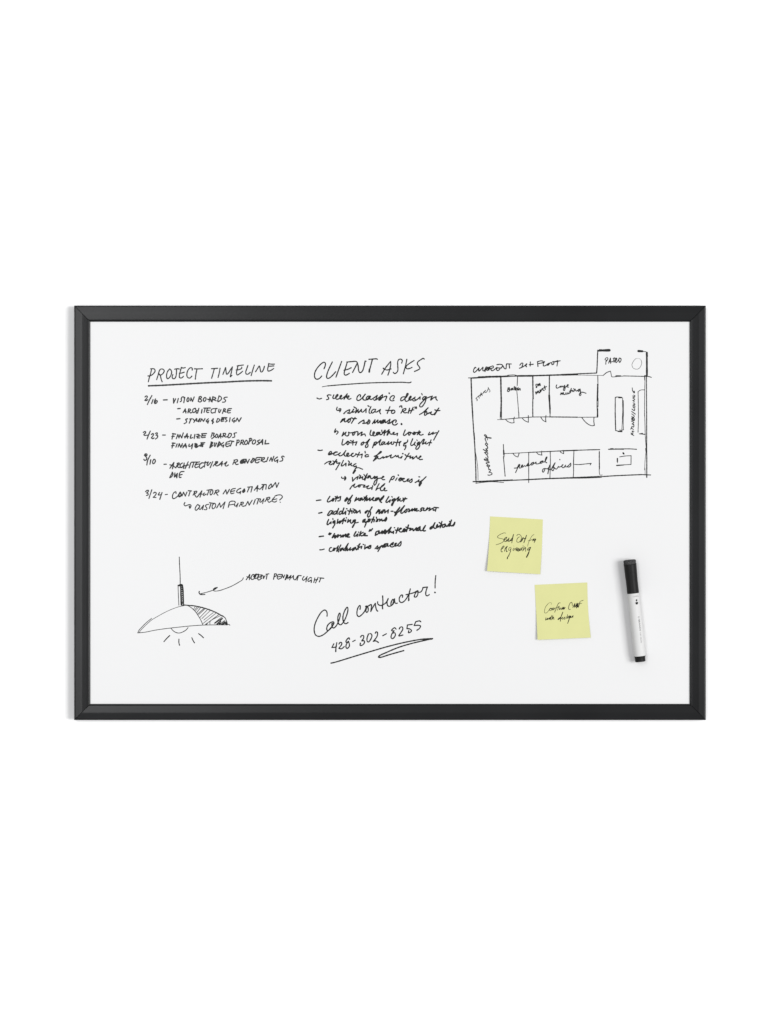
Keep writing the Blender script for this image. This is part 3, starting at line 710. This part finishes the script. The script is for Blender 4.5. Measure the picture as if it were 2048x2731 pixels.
# ---------------------------------------------------------------- the wall
wv = []; wf = []
X0, X1, ZA, ZB = -3.2, 3.2, -.2, 3.6
wall = obj('wall', [(X0, 0, ZA), (X1, 0, ZA), (X1, 0, ZB), (X0, 0, ZB), (X0, .1, ZA), (X1, .1, ZA), (X1, .1, ZB), (X0, .1, ZB)],
           [(0, 1, 2, 3), (5, 4, 7, 6), (4, 0, 3, 7), (1, 5, 6, 2), (3, 2, 6, 7), (4, 5, 1, 0)], M_wall)
wall['kind'] = 'structure'

# ---------------------------------------------------------------- the framed whiteboard
FL, FR, FT, FB = 197.4, 1882.6, 814.8, 1920.6     # outer edges of the frame in the photograph
tl = P(FL, FT, FACE); br = P(FR, FB, FACE)
xl, xr, zt, zb = tl.x, br.x, tl.z, br.z
board = empty('whiteboard', ((xl+xr)/2, 0, zb), 'large wall-mounted whiteboard with a charcoal frame, covered in handwritten notes and sketches', 'whiteboard')
BOARD = .0135
prof = [(0, .0012), (0, .0152), (.2, .0158), (.6, .0161), (1.1, .0162), (3, .01633), (6, .01656), (9.3, .01682), (10.2, .01687),
        (11, .01686), (12, .0168), (14.5, .01662), (17, .01644), (19.6, .01625), (20.3, .0161), (20.8, .0158), (21.1, .0153), (21.6, .0151), (22.4, .0150), (22.7, .0148), (22.7, .0125), (22.7, .0012)]
def rail(label, a, b, inward):
    """a mitred length of the frame profile from corner a to corner b (xz), inward = unit vector into the board"""
    a = Vector(a); b = Vector(b); t = (b-a).normalized(); inw = Vector(inward)
    gap = .00012; verts = []; faces = []
    N = len(prof); ends = []
    seg = [(gap+.00022, -.00022), (gap, 0)]          # a hair of chamfer at each mitre
    stations = []
    L = (b-a).length
    for e, dv in ((0, 0), (1, 0), (2, 0), (3, 0)): stations.append(e)
    for e in stations:
        for u, v in prof:
            u = u*MM
            inset = u+gap if e in (0, 3) else u+gap+.0004
            dd = v-(.0005 if e in (0, 3) and v > .006 else 0)
            q = (a+t*inset if e < 2 else b-t*inset)+inw*u
            verts.append(Vector((q.x, -dd, q.y)))
    for e in range(3):
        for i in range(N-1):
            j = e*N+i; faces.append((j, j+1, j+1+N, j+N))
    faces.append(tuple(range(N))); faces.append(tuple(range(4*N-1, 3*N-1, -1)))
    for e in range(3): faces.append((e*N, e*N+N, e*N+2*N-1, e*N+N-1))
    o = obj('frame_rail', verts, faces, M_frame, board, origin=((a.x+b.x)/2, 0, (a.y+b.y)/2))
    import bmesh
    bm = bmesh.new(); bm.from_mesh(o.data); bmesh.ops.recalc_face_normals(bm, faces=bm.faces); 
    for f in bm.faces:
        f.smooth = True
    for ed in bm.edges:
        if len(ed.link_faces) == 2 and ed.calc_face_angle(0) > .5: ed.smooth = False
    bm.to_mesh(o.data); bm.free()
    o['label'] = label
rail('top rail of the charcoal frame, mitred at both ends', (xl, zt), (xr, zt), (0, -1))
rail('bottom rail of the charcoal frame, mitred at both ends', (xr, zb), (xl, zb), (0, 1))
rail('left upright of the charcoal frame, lighter from sheen', (xl, zb), (xl, zt), (1, 0))
rail('right upright of the charcoal frame, nearly black', (xr, zt), (xr, zb), (-1, 0))
# writing surface: a thin steel sheet let into the frame, with a backing panel behind it
m = .0215
def box(name, x0, x1, y0, y1, z0, z1, material, parent):
    v = [(x, y, z) for x in (x0, x1) for y in (y0, y1) for z in (z0, z1)]
    f = [(0, 1, 3, 2), (4, 6, 7, 5), (0, 4, 5, 1), (2, 3, 7, 6), (0, 2, 6, 4), (1, 5, 7, 3)]
    o = obj(name, v, f, material, parent, origin=((x0+x1)/2, (y0+y1)/2, (z0+z1)/2)); return o
box('writing_surface', xl+m, xr-m, -BOARD, -BOARD+.0015, zb+m, zt-m, M_board, board)
bk = box('backing_panel', xl+m+.001, xr-m-.001, -BOARD+.0016, -.003, zb+m+.001, zt-m-.001, M_frame, board)

# ---------------------------------------------------------------- handwriting and drawings on the board
def on_board(px, py, e): return P(px, py, BOARD+.00006+e)
LAB = {
 'a': ['heading "PROJECT TIMELINE" in grey capitals', 'thick grey line under the PROJECT TIMELINE heading', 'handwritten date "2/16"',
  'handwritten line "- VISION BOARDS"', 'handwritten line "- ARCHITECTURE"', 'handwritten line "- STYLING & DESIGN"', 'handwritten date "2/23"',
  'handwritten line "- FINALIZE BOARDS"', 'handwritten line "FINALIZE BUDGET PROPOSAL"', 'handwritten date "3/10"',
  'handwritten line "- ARCHITECTURAL RENDERINGS"', 'handwritten word "DUE" under the renderings line', 'handwritten date "3/24"',
  'handwritten line "- CONTRACTOR NEGOTIATION"', 'short hooked arrow before CUSTOM FURNITURE', 'handwritten line "CUSTOM FURNITURE?"',
  'sketch of a domed pendant lamp on its cord', 'diagonal shading on the right side of the sketched lamp shade', 'short ray at lower left of the sketched lamp',
  'short ray straight below the sketched lamp', 'short ray at lower right of the sketched lamp', 'short ray farthest right below the sketched lamp',
  'curved arrow pointing at the sketched pendant lamp', 'handwritten caption "ACCENT PENDANT LIGHT"', 'large heading "CLIENT ASKS" in thin capitals',
  'thin line under the CLIENT ASKS heading'],
 'b': ['handwritten line "- sleek classic design"', 'handwritten line beginning "similar to" with hooked arrow', 'handwritten line "not so masc."',
  'handwritten line "worn leather look w/" with hooked arrow', 'handwritten line "lots of plants & light"', 'handwritten line "- ecclectic furniture"',
  'handwritten word "styling" with a long looped tail', 'handwritten line "vintage pieces if" with hooked arrow', 'handwritten word "possible"',
  'handwritten line "- lots of natural light"', 'handwritten line "- addition of non-flourescent"', 'handwritten line "lighting options"',
  'handwritten line "- "home like" architectural details"', 'handwritten line "- collaborative spaces"'],
 'c': ['big slanted cursive note "Call contractor!"', 'handwritten phone number "428-302-8255"', 'long underline doubling back below the phone number',
  'handwritten heading "CURRENT 2st FLOOR"', 'room name "STAIRS" written diagonally', 'room name "Bath"', 'room name "sm meet"', 'room name "large meeting"',
  'room name "PATIO"', 'room name "KITCHEN/LOUNGE" written upwards', 'room name "workshop" written upwards', 'room names "personal offices" in thin cursive',
  'hand-drawn walls of the office floor plan', 'door swing below the bath', 'door swing below the second narrow room', 'door swing below the small meeting room',
  'large door swing below the large meeting room', 'door swing of the first personal office', 'door swing of the second personal office', 'door swing of the third personal office',
  'small arrow pointing right beside the personal offices', 'round table drawn on the patio', 'tall narrow kitchen counter drawn as a rectangle',
  'long bench drawn against the right wall', 'small desk with a dot above it in the lower right room']}
NAME = {'heading': 'handwritten_heading', 'note': 'handwritten_line', 'date': 'handwritten_date', 'underline': 'underline', 'arrow': 'drawn_arrow',
        'wall_plan': 'floor_plan_drawing', 'table': 'drawn_table', 'counter': 'drawn_counter', 'bench': 'drawn_bench', 'desk': 'drawn_desk'}
sticky_ink = {}
for key, text in (('a', S1), ('b', S2), ('c', S3)):
    gs = parse(text); labs = iter(LAB[key]); built = []; holder = None; later = []
    for n, strokes in gs:
        if n.startswith('sticky'): sticky_ink[n] = strokes; continue
        lab = next(labs)
        if n[0] == '>': later.append((n[1:], strokes, lab)); continue
        material = M_ink_worn if (key == 'a' and not any(s in lab for s in ('CLIENT', 'lamp', 'ACCENT'))) else M_ink
        o = ink(NAME.get(n, n), strokes, on_board, material, board, lab, bold=1.12 if n == 'wall_plan' else 1)
        if n in ('lamp_drawing', 'wall_plan'): holder = o
    for n, strokes, lab in later:
        ink(NAME.get(n, n), strokes, lambda x, y, e: P(x, y, BOARD+.00016+e), M_ink, holder, lab)

# ---------------------------------------------------------------- sticky notes
def sticky(corners, bow, liftf, label, strokes, faint=()):
    TL, TR, BR, BL = [Vector(c) for c in corners]
    def pix(u, v):
        a = TL.lerp(BL, v); b = TR.lerp(BR, v); q = a.lerp(b, u)
        q.x += (bow[0]*(1-u)+bow[1]*u)*math.sin(math.pi*v)
        return q
    def surf(u, v, e=0):
        q = pix(u, v); return P(q.x, q.y, BOARD+.0003+liftf(u, v)+e)
    root = empty('sticky_note', P((TL.x+BR.x)/2, (TL.y+TR.y)/2, BOARD+.0002), label, 'sticky note')
    N = 28; v = []; f = []
    for side, e in ((0, 0), (1, -.00012)):
        for j in range(N+1):
            for i in range(N+1): v.append(surf(i/N, j/N, e))
    K = (N+1)**2
    for j in range(N):
        for i in range(N):
            a = j*(N+1)+i
            f.append((a, a+N+1, a+N+2, a+1)); f.append((a+K, a+1+K, a+N+2+K, a+N+1+K))
    for i in range(N):
        for a, b in ((i, i+1), (N*(N+1)+i+1, N*(N+1)+i), ((i+1)*(N+1), i*(N+1)), (i*(N+1)+N, (i+1)*(N+1)+N)):
            f.append((a, b, b+K, a+K))
    o = obj('paper', v, f, M_sticky, root, smooth=True, origin=surf(.5, .5))
    import bmesh
    bm = bmesh.new(); bm.from_mesh(o.data)
    for ed in bm.edges:
        if len(ed.link_faces) == 2 and ed.calc_face_angle(0) > .8: ed.smooth = False
    bm.to_mesh(o.data); bm.free()
    def uv(px, py):     # invert the sheet mapping
        u = v_ = .5
        for _ in range(12):
            q = pix(u, v_); du = pix(u+.01, v_)-q; dv = pix(u, v_+.01)-q
            r = Vector((px, py))-q; det = du.x*dv.y-du.y*dv.x
            u += .01*(r.x*dv.y-r.y*dv.x)/det; v_ += .01*(du.x*r.y-du.y*r.x)/det
        return u, v_
    def place(px, py, e):
        u, v_ = uv(px, py); return surf(u, v_, .00007+e)
    ink('handwriting', strokes, place, M_pen, root, step=1.0)
sticky(((1307, 1377.2), (1447.6, 1385.4), (1440.6, 1531.4), (1298.8, 1523)), (1.2, 1.0),
       lambda u, v: .0052*max(0, v-.12)**1.7*(.35+.65*(1-u)**1.3)+.0006*u*v, 
       'yellow square sticky note reading "Send out for engineering", the upper left one', sticky_ink['sticky1'])
sticky(((1425.8, 1559.8), (1566.2, 1553.4), (1575.4, 1700.4), (1433.6, 1706.4)), (.2, -2.2),
       lambda u, v: .0050*max(0, v-.15)**1.9*(.5+.5*(1-u))+.0005*u*v,
       'yellow square sticky note reading "Confirm CMF with design", nearest the marker', sticky_ink['sticky2'])

# ---------------------------------------------------------------- the dry-erase marker
a_px, b_px = (1678.9, 1494.0), (1707.8, 1765.0)
RB = 8.3*MM
A = P(*a_px, BOARD+.0108); B = P(*b_px, BOARD+.0084)
ax = (B-A).normalized(); TOT = (B-A).length
out = Vector((0, -1, 0)); out = (out-ax*out.dot(ax)).normalized(); side = ax.cross(out).normalized()
if side.x < 0: side = -side
marker = empty('dry_erase_marker', B, 'white dry-erase marker with black cap, stuck to the whiteboard near its right edge', 'marker')
def pt(t, ang, r): return A+ax*t+(out*math.cos(ang)+side*math.sin(ang))*r
def dip(t):
    return 1.5*max(0, min(1, (t-.5)/3))*max(0, min(1, (11-t)/5))     # the felt pad reaches further down at the front
def lathe(name, prof, material, parent, n=48, label=None, sharp=.6):
    v = []; f = []
    for t, r in prof:
        for k in range(n): v.append(pt((t+dip(t)*math.cos(2*math.pi*k/n))*MM, 2*math.pi*k/n, max(r, .01)*MM))
    for j in range(len(prof)-1):
        for k in range(n):
            a = j*n+k; b = j*n+(k+1) % n; f.append((a, b, b+n, a+n))
    f.append(tuple(range(n))); f.append(tuple(range(len(prof)*n-1, (len(prof)-1)*n-1, -1)))
    o = obj(name, v, f, material, parent, origin=A+ax*(prof[0][0]+prof[-1][0])*.5*MM)
    import bmesh
    bm = bmesh.new(); bm.from_mesh(o.data); bmesh.ops.recalc_face_normals(bm, faces=bm.faces)
    for q in bm.faces: q.smooth = True
    for ed in bm.edges:
        if len(ed.link_faces) == 2 and ed.calc_face_angle(0) > sharp: ed.smooth = False
    bm.to_mesh(o.data); bm.free()
    if label: o['label'] = label
    return o
cap = lathe('cap', [(4.4, 7.6), (4.6, 8.5), (5.0, 8.95), (5.6, 9.0), (8, 8.95), (13, 8.85), (18, 8.68), (24, 8.5), (30, 8.38), (38, 8.35), (45.5, 8.42), (46.4, 8.4), (46.8, 8.15)], M_cap, marker)
# felt eraser let into the end of the cap, with a fuzzy uneven edge
er = lathe('eraser', [(-.5, 5.5), (-.35, 7.4), (.1, 8.3), (.8, 8.65), (1.8, 8.72), (2.8, 8.7), (3.6, 8.55), (4.4, 8.2), (5, 6)], M_felt, cap, 64, 'speckled grey felt eraser on the end of the cap')
for vtx in er.data.vertices:
    vtx.co += Vector((random.uniform(-1, 1), random.uniform(-1, 1), random.uniform(-1, 1)))*.00016
barrel = lathe('barrel', [(46.2, 7.0), (46.85, 7.9), (47.2, 8.1), (60, 8.25), (80, 8.42), (100, 8.45), (120, 8.4), (134.8, 8.3), (135.4, 8.15), (135.5, 7.4)], M_barrel, marker, 64)
lathe('end_plug', [(135.2, 7.8), (135.55, 8.25), (136.3, 8.3), (136.6, 7.55), (137, 7.4), (141.5, 7.3), (143, 7.2), (143.5, 6.7), (143.6, 5)], M_cap, marker)
# round moulded button on the cap
def cap_r(t): return (8.68+(8.5-8.68)*(t-18)/6)*MM
def ring_patch(name, tc, wc, r0, r1, h, material, parent, rad):
    v = []; f = []; n = 40
    rows = [(r0, -.0001), (r0+.0002, h), (r1-.0002, h), (r1, -.0001)]
    for r, e in rows:
        for k in range(n):
            q = 2*math.pi*k/n; t = tc+r*math.cos(q); w_ = wc+r*math.sin(q); R = rad(t/MM)
            v.append(pt(t, w_/R, R+e))
    for j in range(3):
        for k in range(n):
            a = j*n+k; b = j*n+(k+1) % n; f.append((a, b, b+n, a+n))
    return obj(name, v, f, material, parent, smooth=False, origin=pt(tc, wc/rad(tc/MM), rad(tc/MM)))
bc = 22.2*MM; bw = 2.6*MM
ring_patch('moulded_ring', bc, bw, 5.0*MM, 6.1*MM, .00022, M_cap, cap, cap_r)
ring_patch('moulded_emblem', bc, bw, .9*MM, 2.6*MM, .0002, M_cap, cap, cap_r)
# print on the barrel
def bar_r(t):
    return (8.1+(8.25-8.1)*(t-47.2)/12.8 if t < 60 else 8.25+.17*(t-60)/20 if t < 80 else 8.43)*MM
def on_barrel(t, w_, e=.00005):
    r = bar_r(t/MM); return pt(t, w_/r, r+e)
def px_to_tw(x, y):
    """offset of a point of the close-up (7.37 px per photo px) along and across the axis"""
    X = 1640+x/7.37; Y = 1480+y/7.37; d = Vector((b_px[0]-a_px[0], b_px[1]-a_px[1])); Lp = d.length; d /= Lp
    r = Vector((X-a_px[0], Y-a_px[1])); t = r.dot(d)*TOT/Lp; lat = (r.x*d.y-r.y*d.x)*TOT/Lp
    R = bar_r(t/MM); return t, math.asin(max(-.98, min(.98, lat/R)))*R
def wrap_print(name, flat, faces, material, label, mapping):
    import bmesh
    bm = bmesh.new(); vs = [bm.verts.new((p[0], p[1], 0)) for p in flat]
    for q in faces:
        try: bm.faces.new([vs[i] for i in q])
        except ValueError: pass
    bmesh.ops.triangulate(bm, faces=bm.faces)
    for _ in range(3):
        bmesh.ops.subdivide_edges(bm, edges=[e for e in bm.edges if e.calc_length() > .45*MM], cuts=1)
        bmesh.ops.triangulate(bm, faces=[q for q in bm.faces if len(q.verts) > 3])
    bm.verts.index_update()
    v = [mapping(q.co.x, q.co.y) for q in bm.verts]; fs = []
    for q in bm.faces:
        i = [x.index for x in q.verts]; a, b, c = v[i[0]], v[i[1]], v[i[2]]
        fs.append(i if (b-a).cross(c-a).dot(a-(A+ax*(a-A).dot(ax))) > 0 else i[::-1])
    bm.free()
    o = obj(name, v, fs, material, barrel, origin=sum(v, Vector())/len(v)); o['label'] = label
def text_part(name, body, org, du, dv, wlen, hlen, material, label, tracking=1.0):
    """org=(t,w) start of the baseline; du,dv = directions in (t,w) of reading and of letter-up"""
    cu = bpy.data.curves.new('t', 'FONT'); cu.body = body; cu.size = 1; cu.space_character = tracking; cu.resolution_u = 4
    to = bpy.data.objects.new('t', cu); COL.objects.link(to)
    me = bpy.data.meshes.new_from_object(to.evaluated_get(bpy.context.evaluated_depsgraph_get()))
    bpy.data.objects.remove(to); bpy.data.curves.remove(cu)
    xs = [q.co.x for q in me.vertices]; ys = [q.co.y for q in me.vertices]
    x0, x1, y0, y1 = min(xs), max(xs), min(ys), max(ys)
    flat = [((q.co.x-x0)/(x1-x0)*wlen, (q.co.y-y0)/(y1-y0)*hlen) for q in me.vertices]
    f = [tuple(p.vertices) for p in me.polygons]; bpy.data.meshes.remove(me)
    wrap_print(name, flat, f, material, label, lambda u, h: on_barrel(org[0]+du[0]*u+dv[0]*h, org[1]+du[1]*u+dv[1]*h))
t0, w0 = px_to_tw(441, 1205); t1, w1 = px_to_tw(468, 1490)
text_part('printed_lettering', 'U BRANDS', (t0, w0), (1, 0), (0, 1), t1-t0, 2.7*MM, M_print, 'larger dark printed lettering running down the barrel', 1.05)
t0, w0 = px_to_tw(474, 1520); t1, w1 = px_to_tw(492, 1722)
text_part('printed_lettering', 'DRY ERASE', (t0, w0), (1, 0), (0, 1), t1-t0, 2.0*MM, M_print_grey, 'smaller grey printed lettering "DRY ERASE"', 1.1)
t0, w0 = px_to_tw(345, 828); t1, w1 = px_to_tw(455, 822)
text_part('printed_lettering', 'CHISEL', (t0, w0), (0, 1), (-1, 0), w1-w0, 1.9*MM, M_print_grey, 'tiny grey printed word "CHISEL" under the cap', 1.15)
def poly_print(name, pts, material, label):
    wrap_print(name, [px_to_tw(*p) for p in pts], [tuple(range(len(pts)))], material, label, lambda t, w_: on_barrel(t, w_))
poly_print('tip_symbol', [(398, 876), (412, 868), (424, 859), (429, 880), (430, 903), (400, 909)], M_print, 'black chisel tip shape printed on the barrel')
poly_print('tip_symbol', [(391, 924), (418, 921), (446, 919), (444, 945), (440, 961), (420, 969), (400, 966), (394, 955)], M_print, 'black base shape printed below the chisel tip')
ct, cw = px_to_tw(418, 917); v = []; f = []
for k in range(48):
    for r in (3.75*MM, 3.95*MM):
        q = 2*math.pi*k/48; v.append(on_barrel(ct+r*math.cos(q), cw+r*math.sin(q)*.98))
for k in range(0, 48):
    j = (k+1) % 48
    if k % 2: f.append((2*k, 2*k+1, 2*j+1, 2*j))
o = obj('dotted_circle', v, f, M_print_pale, barrel, origin=on_barrel(ct, cw)); o['label'] = 'pale dotted circle printed round the tip symbol'
